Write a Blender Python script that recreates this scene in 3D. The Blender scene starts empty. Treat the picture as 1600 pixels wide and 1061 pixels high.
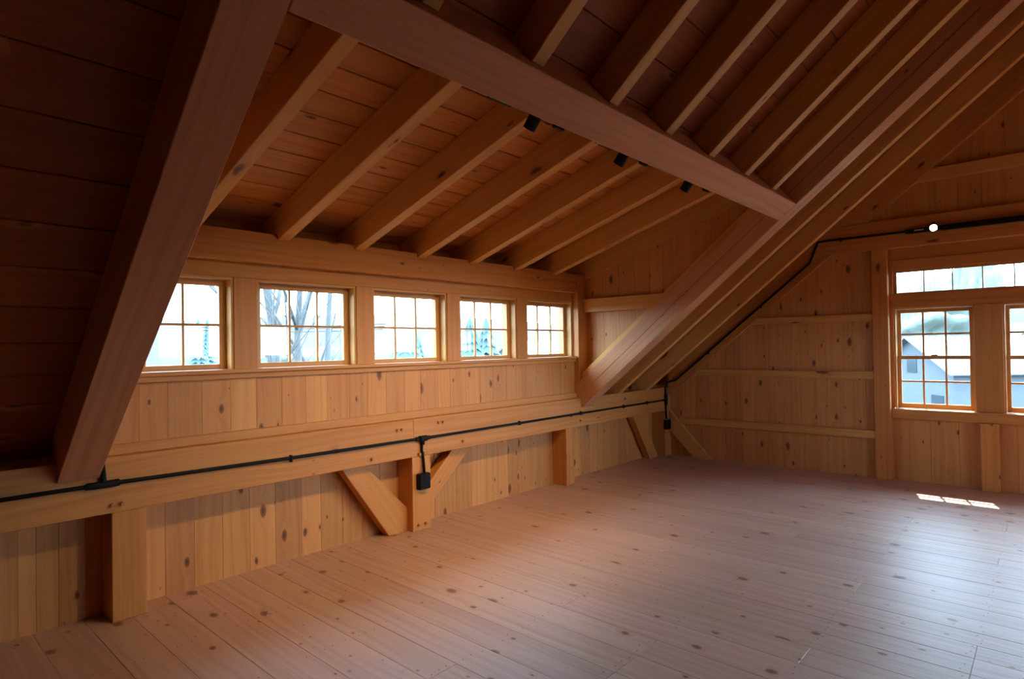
import bpy, bmesh, math, random
from mathutils import Vector, Matrix
random.seed(7)
scene = bpy.context.scene
COL = scene.collection

# ------------------------------------------------------------------ camera
cam_d = bpy.data.cameras.new('camera'); cam = bpy.data.objects.new('camera', cam_d); COL.objects.link(cam)
CP = Vector((-8.0116, -4.1819, 1.6))
FW = Vector((.742402, .669832, .012779)); RT = Vector((.669953, -.742226, -.016239)); UP = Vector((.001392, -.020617, .999786))
cam.matrix_world = Matrix(((RT.x, UP.x, -FW.x, CP.x), (RT.y, UP.y, -FW.y, CP.y), (RT.z, UP.z, -FW.z, CP.z), (0, 0, 0, 1)))
cam_d.sensor_width = 36; cam_d.lens = 939.04 / 1600 * 36; cam_d.clip_start = .02; cam_d.clip_end = 2000
scene.camera = cam

# ------------------------------------------------------------------ world, sun, exposure
w = bpy.data.worlds.new('World'); scene.world = w; w.use_nodes = True
bg = w.node_tree.nodes['Background']
bg.inputs[0].default_value = (.52, .76, 1.0, 1); bg.inputs[1].default_value = 26.0
sd = bpy.data.lights.new('sun', 'SUN'); sd.energy = 34.0; sd.angle = .009; sd.color = (1, .95, .86)
sun = bpy.data.objects.new('sun', sd); COL.objects.link(sun)
sun.rotation_euler = Vector((1, .30, 1.43)).to_track_quat('Z', 'Y').to_euler()
sun.location = (10, 3, 14)
vs = scene.view_settings
vs.view_transform = 'Standard'; vs.look = 'None'; vs.gamma = 1; vs.exposure = -0.16; vs.use_curve_mapping = False
scene.cycles.diffuse_bounces = 8; scene.cycles.max_bounces = 14; scene.cycles.transparent_max_bounces = 24
scene.cycles.caustics_reflective = False; scene.cycles.caustics_refractive = False
SPOT_W = 100.0

# ------------------------------------------------------------------ materials
def new_mat(name):
    m = bpy.data.materials.new(name); m.use_nodes = True
    nt = m.node_tree; nt.nodes.clear()
    out = nt.nodes.new('ShaderNodeOutputMaterial')
    return m, nt, out

class G:
    def __init__(s, nt): s.nt = nt
    def n(s, t, **k):
        x = s.nt.nodes.new(t)
        for a, b in k.items(): setattr(x, a, b)
        return x
    def put(s, sock, v):
        if hasattr(v, 'links') or isinstance(v, bpy.types.NodeSocket): s.nt.links.new(v, sock)
        else: sock.default_value = v
    def m(s, op, a, b=0., c=0., clamp=False):
        x = s.n('ShaderNodeMath', operation=op, use_clamp=clamp)
        for i, v in enumerate((a, b, c)): s.put(x.inputs[i], v)
        return x.outputs[0]
    def mix(s, f, a, b, mode='MIX'):
        x = s.n('ShaderNodeMix', data_type='RGBA', blend_type=mode)
        s.put(x.inputs[0], f); s.put(x.inputs[6], a); s.put(x.inputs[7], b)
        return x.outputs[2]
    def xyz(s, a, b, c):
        x = s.n('ShaderNodeCombineXYZ')
        for i, v in enumerate((a, b, c)): s.put(x.inputs[i], v)
        return x.outputs[0]
    def noise(s, v, scale, detail=2., rough=.5, dist=0.):
        x = s.n('ShaderNodeTexNoise'); s.put(x.inputs['Vector'], v)
        x.inputs['Scale'].default_value = scale; x.inputs['Detail'].default_value = detail
        x.inputs['Roughness'].default_value = rough; x.inputs['Distortion'].default_value = dist
        return x.outputs['Fac']
    def ss(s, v, a, b, lo=0., hi=1.):
        x = s.n('ShaderNodeMapRange', interpolation_type='SMOOTHSTEP')
        s.put(x.inputs[0], v)
        for i, q in enumerate((a, b, lo, hi)): s.put(x.inputs[i + 1], q)
        return x.outputs[0]

def pine(name, light, dark, knot_density=.5, knot_size=1., rough=.5, grain=1., coat=0., ku=1.7, kv=4.0, deep=(1.42, .96)):
    """Knotty pine; the grain runs along each piece's own local X axis."""
    m, nt, out = new_mat(name); g = G(nt)
    if deep: light, dark = ([deep[1] * q ** deep[0] for q in c_] for c_ in (light, dark))
    tc = g.n('ShaderNodeTexCoord'); oi = g.n('ShaderNodeObjectInfo')
    sep = g.n('ShaderNodeSeparateXYZ'); nt.links.new(tc.outputs['Object'], sep.inputs[0])
    r = oi.outputs['Random']
    x = g.m('ADD', sep.outputs[0], g.m('MULTIPLY', r, 37.))
    v = g.m('ADD', g.m('ADD', sep.outputs[1], sep.outputs[2]), g.m('MULTIPLY', r, 91.))
    # knots (2D cells along the face)
    wob = g.noise(g.xyz(g.m('MULTIPLY', x, 9.), g.m('MULTIPLY', v, 9.), 0.), 1., 1.)
    vor = g.n('ShaderNodeTexVoronoi', voronoi_dimensions='2D', feature='F1')
    nt.links.new(g.xyz(g.m('MULTIPLY', x, ku), g.m('ADD', g.m('MULTIPLY', v, kv), g.m('MULTIPLY', wob, .10)), 0.), vor.inputs['Vector'])
    vor.inputs['Scale'].default_value = 1.; vor.inputs['Randomness'].default_value = 1.
    sc = g.n('ShaderNodeSeparateColor'); nt.links.new(vor.outputs['Color'], sc.inputs[0])
    has = g.m('GREATER_THAN', sc.outputs[0], 1. - knot_density)
    rad = g.m('MULTIPLY', g.m('ADD', .018, g.m('MULTIPLY', g.m('POWER', sc.outputs[1], 2.), .085)), knot_size)
    d = g.m('DIVIDE', vor.outputs['Distance'], rad)
    knot = g.m('MULTIPLY', g.ss(d, 1.15, .75), has)
    core = g.m('MULTIPLY', g.ss(d, .7, .2), has)
    halo = g.m('MULTIPLY', g.ss(d, 3.2, .9), has)
    vo2 = g.n('ShaderNodeTexVoronoi', voronoi_dimensions='2D', feature='F1')
    nt.links.new(g.xyz(g.m('ADD', g.m('MULTIPLY', x, ku * 2.3), 17.3), g.m('MULTIPLY', v, kv * 2.1), 0.), vo2.inputs['Vector'])
    vo2.inputs['Scale'].default_value = 1.; vo2.inputs['Randomness'].default_value = 1.
    sc2 = g.n('ShaderNodeSeparateColor'); nt.links.new(vo2.outputs['Color'], sc2.inputs[0])
    cl = g.ss(g.noise(g.xyz(g.m('MULTIPLY', x, 1.1), g.m('MULTIPLY', v, 2.3), 5.), 1., 1.), .5, .62)
    pin = g.m('MULTIPLY', g.m('MULTIPLY', g.ss(g.m('DIVIDE', vo2.outputs['Distance'], g.m('ADD', .03, g.m('MULTIPLY', sc2.outputs[1], .07))), 1.1, .6), g.m('GREATER_THAN', sc2.outputs[0], .55)), cl)
    # grain bending round the knots
    bend = g.m('MULTIPLY', halo, .05)
    vg = g.m('ADD', v, g.m('ADD', bend, g.m('MULTIPLY', g.noise(g.xyz(g.m('MULTIPLY', x, .9), g.m('MULTIPLY', v, 3.), 0.), 1., 1.), .10)))
    g1 = g.noise(g.xyz(g.m('MULTIPLY', x, .45), g.m('MULTIPLY', vg, 26.), 0.), 1., 3., .6)
    g2 = g.noise(g.xyz(g.m('MULTIPLY', x, 2.5), g.m('MULTIPLY', vg, 170.), 0.), 1., 2., .5)
    pat = g.noise(g.xyz(g.m('MULTIPLY', x, .8), g.m('MULTIPLY', v, 2.2), 3.), 1., 2., .5)
    f = g.m('ADD', g.m('MULTIPLY', g.ss(g1, .35, .72), .62 * grain), g.m('ADD', g.m('MULTIPLY', g.m('SUBTRACT', g2, .5), .35 * grain), g.m('MULTIPLY', g.m('SUBTRACT', pat, .5), .8)), clamp=True)
    c = g.mix(f, (*light, 1), (*dark, 1))
    # board to board tint
    c = g.mix(1., c, oi.outputs['Color'], 'MULTIPLY')
    c = g.mix(g.m('MULTIPLY', halo, .38), c, (.50, .22, .08, 1))
    c = g.mix(g.m('MULTIPLY', knot, .88), c, (.19, .058, .02, 1))
    c = g.mix(g.m('MULTIPLY', core, .7), c, (.07, .02, .01, 1))
    c = g.mix(g.m('MULTIPLY', pin, .75 if knot_density > .3 else .2), c, (.20, .065, .025, 1))
    bs = g.n('ShaderNodeBsdfPrincipled')
    nt.links.new(c, bs.inputs['Base Color'])
    nt.links.new(g.m('ADD', rough, g.m('MULTIPLY', g.m('SUBTRACT', g1, .5), .2)), bs.inputs['Roughness'])
    bs.inputs['Specular IOR Level'].default_value = .35
    if coat: bs.inputs['Coat Weight'].default_value = coat; bs.inputs['Coat Roughness'].default_value = .52
    bp = g.n('ShaderNodeBump'); bp.inputs['Strength'].default_value = .10; bp.inputs['Distance'].default_value = .004
    nt.links.new(g.m('ADD', g1, g.m('MULTIPLY', g2, .4)), bp.inputs['Height']); nt.links.new(bp.outputs[0], bs.inputs['Normal'])
    nt.links.new(bs.outputs[0], out.inputs[0])
    return m

def plain(name, col, rough=.6, metal=0., noise=0., scale=4., spec=.4):
    m, nt, out = new_mat(name); g = G(nt)
    bs = g.n('ShaderNodeBsdfPrincipled')
    bs.inputs['Roughness'].default_value = rough; bs.inputs['Metallic'].default_value = metal
    bs.inputs['Specular IOR Level'].default_value = spec
    tc = g.n('ShaderNodeTexCoord')
    n = g.noise(tc.outputs['Object'], scale, 4., .6)
    k = g.m('ADD', 1. - noise, g.m('MULTIPLY', n, 2 * noise))
    c = g.mix(1., (*col, 1), g.xyz(k, k, k), 'MULTIPLY')
    nt.links.new(c, bs.inputs['Base Color']); nt.links.new(bs.outputs[0], out.inputs[0])
    return m

M = {}
M['timber'] = pine('pine_timber', (.68, .37, .145), (.55, .25, .08), .45, 1.2, .50, ku=1.6, kv=4.)
M['fir'] = pine('fir_timber', (.60, .29, .14), (.48, .20, .085), .12, .7, .5, 1.2, deep=None)
M['rafter'] = pine('rafter_timber', (.76, .48, .21), (.66, .38, .14), .36, 1.1, .5, ku=1.1, kv=3.2)
M['board'] = pine('wall_board_pine', (.69, .38, .16), (.56, .26, .09), .66, 1.5, .5, ku=2.6, kv=5.4, deep=(1.28, .96))
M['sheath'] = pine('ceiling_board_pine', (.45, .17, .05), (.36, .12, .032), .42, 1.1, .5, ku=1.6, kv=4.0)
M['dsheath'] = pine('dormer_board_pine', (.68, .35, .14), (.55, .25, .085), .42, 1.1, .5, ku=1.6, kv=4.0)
M['floor'] = pine('floor_plank_pine', (.56, .325, .245), (.43, .21, .14), .68, 1.2, .42, 1.0, deep=None, coat=.6, ku=2.6, kv=3.8)
M['trim'] = pine('window_trim_pine', (.68, .39, .155), (.56, .28, .10), .2, .8, .45, ku=1.4, kv=4.)
M['sash'] = pine('sash_pine', (.68, .44, .20), (.58, .34, .13), .04, .5, .4)
M['peg'] = plain('oak_peg', (.42, .18, .05), .5, noise=.2, scale=40)
M['black'] = plain('black_metal', (.006, .0065, .008), .6, .0, .2, 30, .15)
M['blackpl'] = plain('black_plastic', (.004, .0045, .006), .55, 0, .1, 30, .15)
M['nail'] = plain('nail_head', (.05, .03, .025), .5)
M['grey'] = plain('grey_print', (.45, .45, .45), .6)
def glass():
    m, nt, out = new_mat('window_glass'); g = G(nt)
    t = g.n('ShaderNodeBsdfTransparent'); t.inputs[0].default_value = (.95, .97, .97, 1)
    s = g.n('ShaderNodeBsdfGlossy'); s.inputs['Roughness'].default_value = .02
    mx = g.n('ShaderNodeMixShader'); mx.inputs[0].default_value = .05
    nt.links.new(t.outputs[0], mx.inputs[1]); nt.links.new(s.outputs[0], mx.inputs[2]); nt.links.new(mx.outputs[0], out.inputs[0])
    return m
M['glass'] = glass()
def emis(name, col, st):
    m, nt, out = new_mat(name); e = nt.nodes.new('ShaderNodeEmission')
    e.inputs[0].default_value = (*col, 1); e.inputs[1].default_value = st; nt.links.new(e.outputs[0], out.inputs[0]); return m
M['bulb'] = emis('lamp_face', (1, .86, .62), 60)
M['lens'] = emis('spot_lens', (1, .7, .4), 8)

# ------------------------------------------------------------------ geometry helpers
X, Y, Z = Vector((1, 0, 0)), Vector((0, 1, 0)), Vector((0, 0, 1))
def setp(o, label=None, cat=None, group=None, kind=None):
    if label: o['label'] = label
    if cat: o['category'] = cat
    if group: o['group'] = group
    if kind: o['kind'] = kind
    return o
def link(o, parent=None):
    COL.objects.link(o)
    if parent is not None:
        o.parent = parent; o.matrix_parent_inverse = parent.matrix_basis.inverted()
    return o
def empty(name, loc=(0, 0, 0), **k):
    o = bpy.data.objects.new(name, None); o.empty_display_size = .1; o.location = loc
    link(o); setp(o, **k); return o
_cache = {}
def boxmesh(name, L, W, T, bev, mat):
    key = (round(L, 4), round(W, 4), round(T, 4), bev, mat)
    if key in _cache: return _cache[key]
    bm = bmesh.new(); bmesh.ops.create_cube(bm, size=1)
    for v in bm.verts: v.co = Vector((v.co.x * L, v.co.y * W, v.co.z * T))
    if bev: bmesh.ops.bevel(bm, geom=bm.edges[:], offset=min(bev, .4 * min(L, W, T)), segments=1, affect='EDGES')
    me = bpy.data.meshes.new(name); bm.to_mesh(me); bm.free(); me.materials.append(M[mat]); _cache[key] = me
    return me
def frame(c, ex, ey):
    ex = Vector(ex).normalized(); ez = ex.cross(Vector(ey)).normalized(); ey = ez.cross(ex)
    m = Matrix((ex, ey, ez)).transposed().to_4x4(); m.translation = Vector(c); return m
def box(name, lo, hi, mat, parent=None, grain='x', bev=.003, tint=None, **k):
    """Axis aligned piece; its grain (local X) runs along world x, y or z."""
    lo, hi = Vector(lo), Vector(hi); c = (lo + hi) / 2; s = hi - lo
    ex, ey = {'x': (X, Y), 'y': (Y, Z), 'z': (Z, X)}[grain]
    i = 'xyz'.index(grain)
    L, W, T = s[i], s[(i + 1) % 3], s[(i + 2) % 3]
    o = bpy.data.objects.new(name, boxmesh(name, L, W, T, bev, mat)); o.matrix_basis = frame(c, ex, ey)
    link(o, parent); setp(o, **k)
    t = tint if tint is not None else random.uniform(.93, 1.05)
    o.color = (t, t * random.uniform(.97, 1.02), t * random.uniform(.95, 1.04), 1) if not isinstance(t, tuple) else (*t, 1)
    return o
def prism(name, pts, depth, origin, ex, ey, mat, parent=None, tint=None, bev=.003, **k):
    """Polygon in the (ex, ey) plane extruded along ez; grain along ex."""
    cx = sum(p[0] for p in pts) / len(pts); cy = sum(p[1] for p in pts) / len(pts)
    ar = sum(pts[i - 1][0] * pts[i][1] - pts[i][0] * pts[i - 1][1] for i in range(len(pts)))
    if ar < 0: pts = pts[::-1]
    bm = bmesh.new(); n = len(pts)
    a = [bm.verts.new((p[0] - cx, p[1] - cy, 0)) for p in pts]; b = [bm.verts.new((p[0] - cx, p[1] - cy, depth)) for p in pts]
    bm.faces.new(a[::-1]); bm.faces.new(b)
    for i in range(n): bm.faces.new((a[i - 1], a[i], b[i], b[i - 1]))
    if bev: bmesh.ops.bevel(bm, geom=bm.edges[:], offset=bev, segments=1, affect='EDGES', clamp_overlap=True)
    bmesh.ops.recalc_face_normals(bm, faces=bm.faces[:])
    me = bpy.data.meshes.new(name); bm.to_mesh(me); bm.free(); me.materials.append(M[mat])
    ex, ey = Vector(ex).normalized(), Vector(ey).normalized()
    o = bpy.data.objects.new(name, me); o.matrix_basis = frame(Vector(origin) + ex * cx + ey * cy, ex, ey)
    link(o, parent); setp(o, **k)
    t = tint if tint is not None else random.uniform(.93, 1.05)
    o.color = (t, t, t, 1) if not isinstance(t, tuple) else (*t, 1)
    return o
def tube_bm(bm, pts, r, seg=8, r1=None):
    pts = [Vector(p) for p in pts]; rings = []
    for i, p in enumerate(pts):
        d = (pts[min(i + 1, len(pts) - 1)] - pts[max(i - 1, 0)]).normalized()
        a = d.cross(Z if abs(d.z) < .9 else X).normalized(); b = d.cross(a)
        rr = r if r1 is None else r + (r1 - r) * i / (len(pts) - 1)
        rings.append([bm.verts.new(p + (a * math.cos(t) + b * math.sin(t)) * rr) for t in (2 * math.pi * j / seg for j in range(seg))])
    for A, B in zip(rings, rings[1:]):
        for j in range(seg): bm.faces.new((A[j - 1], A[j], B[j], B[j - 1]))
    bm.faces.new(rings[0][::-1]); bm.faces.new(rings[-1])
def mesh_obj(name, bm, mat, parent=None, loc=None, smooth=False, **k):
    bmesh.ops.recalc_face_normals(bm, faces=bm.faces[:])
    if loc is not None:
        for v in bm.verts: v.co -= Vector(loc)
    me = bpy.data.meshes.new(name); bm.to_mesh(me); bm.free()
    for mm in (mat if isinstance(mat, (list, tuple)) else [mat]): me.materials.append(M[mm] if isinstance(mm, str) else mm)
    if smooth:
        for p in me.polygons: p.use_smooth = True
    o = bpy.data.objects.new(name, me)
    if loc is not None: o.location = loc
    link(o, parent); setp(o, **k); return o
def tube(name, pts, r, mat, parent=None, seg=10, **k):
    bm = bmesh.new(); tube_bm(bm, pts, r, seg)
    return mesh_obj(name, bm, mat, parent, loc=Vector(pts[0]), smooth=True, **k)

# ------------------------------------------------------------------ dimensions (metres)
TH = math.radians(39.24); TN, CS, SN = math.tan(TH), math.cos(TH), math.sin(TH)
ZR = .869                       # height where the deep rafters' underside meets the plate face (y = 0)
RD = .256                       # depth of the deep rafters
def under(y, off=0.): return ZR + off / CS - y * TN      # underside of the roof timbers, off = perpendicular offset
HB, HT = .651, .983             # wall plate bottom / top
XL, XR = -15.0, .12             # room ends
XC = -1.985                     # face of the cheek wall boards
YR = -4.15                      # ridge
YO = 2 * YR                     # the opposite wall plate face
DT = .31                        # dormer roof slope
def dund(y): return 2.408 + DT * (.03 - y)
DD = .2295
RX0, RX1 = -7.2207, -7.0159     # deep rafter at the near side of the dormer
SX0, SX1 = -2.1694, -1.9661     # deep rafter at the far side
DS = Vector((0, -CS, SN)); DN = Vector((0, SN, CS))      # up the slope, and out through the roof
DDS = Vector((0, -1, DT)).normalized(); DDN = Vector((0, DT, 1)).normalized()

# ------------------------------------------------------------------ floor
fl = box('floor', (XL, YO - .3, -.30), (XR + .1, .3, -.026), 'floor', grain='y', bev=0, kind='structure', label='pale knotty pine plank floor of the loft')
joists = [-1.9 - .65 * k for k in range(-3, 11)]
x = XL; i = 0
rf = random.Random(3)
NAILS = []
while x < XR:
    wd = rf.choice((.17, .19, .21, .24)); x1 = min(x + wd, XR + .1)
    if x < -8.6: x1 = x + .8
    cuts = sorted(set([rf.choice(joists[3:8])] + [rf.choice(joists[8:])]), reverse=True) if x > -8.6 else []
    ys = [.22] + cuts + [YO - .2]
    for a, b in zip(ys, ys[1:]):
        t = rf.uniform(.90, 1.06)
        box('plank', (x + .0006, b + .0006, -.024), (x1 - .0006, a - .0006, 0 - rf.uniform(0, .0008)), 'floor', fl, 'y', .0018, tint=(t, t * rf.uniform(.97, 1.02), t * rf.uniform(.95, 1.05)))
    if x > -7.6:
        for jy in joists:
            if -4.6 < jy < .1:
                for q in (.2, .5, .8):
                    if rf.random() < .8: NAILS.append((x + (x1 - x) * q + rf.uniform(-.012, .012), jy + rf.uniform(-.015, .015) + (.03 if jy in cuts else 0)))
    x = x1
bm = bmesh.new()
for (nx, ny) in NAILS:
    vs_ = [bm.verts.new((nx + .0042 * math.cos(t * math.pi / 3), ny + .0042 * math.sin(t * math.pi / 3), .0007)) for t in range(6)]
    bm.faces.new(vs_)
mesh_obj('nail_heads', bm, 'nail', fl, kind='stuff')

# ------------------------------------------------------------------ eave wall (knee wall under the plate)
wl = box('wall_left', (XL, .225, -.3), (XR + .1, .30, 1.0), 'board', grain='z', bev=0, kind='structure', label='low knee wall of vertical knotty pine boards under the wall plate')
seams = [-8.6, -8.35, -8.1, -7.9, -7.72, -7.54, -7.363, -7.28, -7.173, -7.04, -6.88, -6.742, -6.602, -6.421, -6.233, -6.041, -5.844, -5.634, -5.466, -5.27, -5.08, -4.9, -4.71, -4.49, -4.278,
         -4.001, -3.794, -3.577, -3.40, -3.245, -3.07, -2.849, -2.64, -2.418, -2.17, -1.918, -1.717, -1.555, -1.264, -1.05, -.851, -.65, -.44, -.22, .02, .12]
for a, b in zip(seams, seams[1:]):
    t = random.uniform(.84, 1.12)
    box('board', (a + .0004, .204, -.02), (b - .0004, .224 + random.uniform(0, .003), .70), 'board', wl, 'z', .002, tint=t)
box('board', (XL, .204, -.02), (-8.602, .224, .70), 'board', wl, 'z', .003)

# wall plate: two timbers meeting in a stepped scarf over the middle post
YB = .21
def plate(name, pts, label):
    return prism(name, pts, YB, (0, YB, 0), X, Z, 'timber', tint=1.03, bev=.003, label=label, category='beam')
def setc(o, label, cat, group=None): return setp(o, label, cat, group)
ZM = .806
XA, XB = -4.684, -4.535
p1 = prism('wall_plate', [(XL, HB), (XB - .001, HB), (XB - .001, ZM - .001), (XA - .001, ZM - .001), (XA - .001, HT), (XL, HT)], YB, (0, YB, 0), X, Z, 'timber', tint=1.03,
           label='pine wall plate under the dark deep rafter, ending in a scarf above the braced post', cat='beam')
p2 = prism('wall_plate', [(XB + .001, HB), (-.01, HB), (-.01, HT), (XA + .001, HT), (XA + .001, ZM + .001), (XB + .001, ZM + .001)], YB, (0, YB, 0), X, Z, 'timber', tint=1.0,
           label='pine wall plate running from the scarf over the braced post to the gable corner', cat='beam')
def peg(parent, x, z, y=0., ax='y'):
    bm = bmesh.new()
    L = .022
    d = Vector((0, -1, 0)) if ax == 'y' else Vector((-1, 0, 0))
    c = Vector((x, y, z))
    tube_bm(bm, [c - d * .02, c + d * L], .0125, 10)
    return mesh_obj('peg', bm, 'peg', parent, loc=c)
for (x_, z_) in ((-4.86, .905), (-4.815, .908), (-5.12, .70)): peg(p1, x_, z_)
for (x_, z_) in ((-4.40, .925), (-4.345, .927), (-4.10, .72), (-2.2, .72), (-1.2, .905)): peg(p2, x_, z_)
for x_ in (-6.95, -6.90): peg(p1, x_, .70)
peg(p1, -4.63, .672); peg(p1, -4.575, .674)

def post(name, x0, x1, y0, y1, z0, z1, label, tint=1.0, mat='timber', **k):
    return box(name, (x0, y0, z0), (x1, y1, z1), mat, None, 'z', .004, tint=tint, label=label, cat='post', **k)
post('timber_post', -6.9555, -6.77, 0, .205, 0, HB, 'short pine post standing under the foot of the dark deep rafter', 1.0)
pm = post('timber_post', -4.7021, -4.4946, 0, .205, 0, HB, 'short pine post with two diagonal braces and a black outlet box', 1.05)
for x_ in (-4.645, -4.565): peg(pm, x_, .05)
post('timber_post', -2.4758, -2.33, 0, .205, 0, HB, 'narrow unbraced pine post under the plate between braced post and gable corner', 1.02)
pcr = post('timber_post', -.13, .10, 0, .205, 0, under(.0) + .1, 'corner post where the low knee wall meets the gable wall', .98)

def brace(name, a, b, wid, y0, y1, label, mat='timber', **k):
    """Diagonal in the XZ plane; a, b = centre line ends (x, z); ends cut square to the frame."""
    return prism(name, k['pts'], y1 - y0, (0, y1, 0), (Vector((b[0] - a[0], 0, b[1] - a[1]))), Y, mat)
def knee(name, pts, y0, y1, label, parent=None, tint=1.0, ax='x', mat='timber'):
    """pts are (x, z) corners of a diagonal brace; grain follows the first edge."""
    if ax == 'x':
        e = Vector((pts[1][0] - pts[0][0], 0, pts[1][1] - pts[0][1])).normalized(); n = Vector((-e.z, 0, e.x)); P3 = [Vector((p[0], 0, p[1])) for p in pts]
        q = [(p.dot(e), p.dot(n)) for p in P3]; ez = e.cross(n)
        o = Vector((0, y0 if ez.y > 0 else y1, 0))
    else:
        e = Vector((0, pts[1][0] - pts[0][0], pts[1][1] - pts[0][1])).normalized(); n = Vector((0, -e.z, e.y)); P3 = [Vector((0, p[0], p[1])) for p in pts]
        q = [(p.dot(e), p.dot(n)) for p in P3]; ez = e.cross(n)
        o = Vector((y0 if ez.x > 0 else y1, 0, 0))
    return prism(name, q, y1 - y0, o, e, n, mat, tint=tint, label=label, cat='brace')
knee('diagonal_brace', [(-5.36, HB), (-4.90, 0.0), (-4.7025, 0.0), (-4.7025, .20), (-5.15, HB)], .075, .175, 'diagonal brace rising from the foot of the braced post toward the dark rafter', tint=1.06)
knee('diagonal_brace', [(-3.90, HB), (-4.494, .13), (-4.494, .34), (-4.15, HB)], .075, .175, 'diagonal brace rising from the braced post toward the gable corner', tint=1.08)
knee('diagonal_brace', [(-.88, HB), (-.43, 0.0), (-.20, 0.0), (-.64, HB)], .075, .175, 'diagonal brace on the knee wall leaning into the gable corner')
knee('diagonal_brace', [(-.0, .66), (-.62, .0), (-.38, .0), (-.0, .37)], -.01, .06, 'diagonal brace on the gable wall beside the corner outlet box', ax='y', mat='rafter')

# ------------------------------------------------------------------ roof: sheathing and rafters
OFF = .256
def slope_pt(y, off): return Vector((0, y + off * SN, ZR - y * TN + off * CS))   # y = station on the underside plane
def slope_slab(name, x0, x1, ya, yb, off, th, mat, parent=None, sgn=1, **k):
    """Slab lying in the main slope between stations ya (low) and yb (high)."""
    A = slope_pt(ya, off); B = slope_pt(yb, off); L = (B - A).length
    c = (A + B) / 2 + DN * th / 2; c.x = (x0 + x1) / 2
    o = bpy.data.objects.new(name, boxmesh(name, x1 - x0, L, th, k.pop('bev', .003), mat))
    o.matrix_basis = frame(c, X, (B - A)); link(o, parent)
    t = k.pop('tint', random.uniform(.9, 1.05)); o.color = (t, t, t, 1) if not isinstance(t, tuple) else (*t, 1)
    setp(o, **k); return o
YH0, YH1 = -2.293, -2.451       # header, lower and upper edge of its face
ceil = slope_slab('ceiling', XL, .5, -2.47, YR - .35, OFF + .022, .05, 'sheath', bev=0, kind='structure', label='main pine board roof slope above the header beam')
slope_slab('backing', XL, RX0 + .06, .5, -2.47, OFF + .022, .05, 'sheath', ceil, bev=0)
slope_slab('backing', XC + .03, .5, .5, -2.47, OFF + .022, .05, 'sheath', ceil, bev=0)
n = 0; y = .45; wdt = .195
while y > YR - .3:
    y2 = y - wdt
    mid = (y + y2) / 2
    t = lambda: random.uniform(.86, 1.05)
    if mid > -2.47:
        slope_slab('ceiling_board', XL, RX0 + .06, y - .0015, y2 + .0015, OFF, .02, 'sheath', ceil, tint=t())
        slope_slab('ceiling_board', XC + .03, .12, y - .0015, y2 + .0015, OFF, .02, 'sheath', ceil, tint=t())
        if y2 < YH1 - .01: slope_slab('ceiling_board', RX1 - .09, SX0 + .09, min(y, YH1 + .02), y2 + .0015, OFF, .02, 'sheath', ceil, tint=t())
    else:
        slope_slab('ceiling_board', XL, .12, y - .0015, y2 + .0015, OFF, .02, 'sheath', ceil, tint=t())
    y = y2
def rafter(name, x0, x1, ylo, yhi, off, dep, mat, label, group=None, tint=1., plumb=True, foot=None):
    """Sloping rafter; profile drawn in the YZ plane, lower end cut plumb at ylo, upper end plumb at yhi."""
    pts = [(ylo, under(ylo, off)), (yhi, under(yhi, off)), (yhi, under(yhi, off + dep)), (ylo, under(ylo, off + dep))]
    if foot: pts = foot + pts[1:3]
    q = [(Vector((0, a, b)).dot(DS), Vector((0, a, b)).dot(DN)) for a, b in pts]
    ez = DS.cross(DN)           # = -X
    return prism(name, q, x1 - x0, (x1 if ez.x < 0 else x0, 0, 0), DS, DN, mat, tint=tint, bev=.004, label=label, cat='rafter', group=group)
def deep_foot():
    # notched over the plate: plumb against the plate face, level on its top, plumb at the wall boards
    return [(.084, under(.084, RD)), (.084, HT + .002), (-.001, HT + .002), (-.001, ZR + .001)]
def deep(x0, x1, label, tint):
    pts = deep_foot() + [(YR, under(YR)), (YR, under(YR, RD))]
    q = [(Vector((0, a, b)).dot(DS), Vector((0, a, b)).dot(DN)) for a, b in pts]
    return prism('deep_rafter', q, x1 - x0, (x1, 0, 0), DS, DN, 'fir', tint=tint, bev=.004, label=label, cat='rafter')
deep(RX0, RX1, 'dark deep rafter cutting across the first dormer window', (1., .97, .95))
dr = deep(SX0, SX1, 'deep fir rafter carrying the cheek wall and the end of the header beam', (1., 1., 1.))
a_, b_ = slope_pt(-.25, .125), slope_pt(-3.9, .13); a_.x = b_.x = SX0 + .0005
tube('drying_check', [a_, a_.lerp(b_, .3) + DN * .006, a_.lerp(b_, .62) - DN * .003, b_], .0022, 'nail', dr, 5)
# header beam lying in the slope between the two deep rafters
A = slope_pt(YH0, 0); B = slope_pt(YH1, 0); c = (A + B) / 2 + DN * RD / 2; c.x = (RX1 + SX0) / 2
o = bpy.data.objects.new('header_beam', boxmesh('header_beam', SX0 - RX1 - .001, (B - A).length, RD, .004, 'fir')); o.matrix_basis = frame(c, X, B - A)
link(o); o.color = (1.08, 1.05, 1.05, 1); setp(o, 'long reddish header beam across the top of the dormer opening with spotlights', 'beam')
SOFF = .062; SDEP = RD - SOFF
ordn = ['first', 'second', 'third', 'fourth', 'fifth', 'sixth', 'seventh', 'eighth']
JX = [-6.538, -5.886, -5.236, -4.598, -3.965, -3.318, -2.70]
for i, jx in enumerate(JX):
    a_, b_ = slope_pt(YH1 - .002, SOFF), slope_pt(YH1 - .002, RD)
    rafter('jack_rafter', jx, jx + .088, YH1 - .004, YR, SOFF, SDEP, 'rafter', 'roof rafter above the header beam, %s counted from the deep rafter with the cheek wall' % ordn[len(JX) - 1 - i], 'rafters above the header beam', tint=random.uniform(.95, 1.05), foot=[(b_.y, b_.z), (a_.y, a_.z)])
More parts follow.
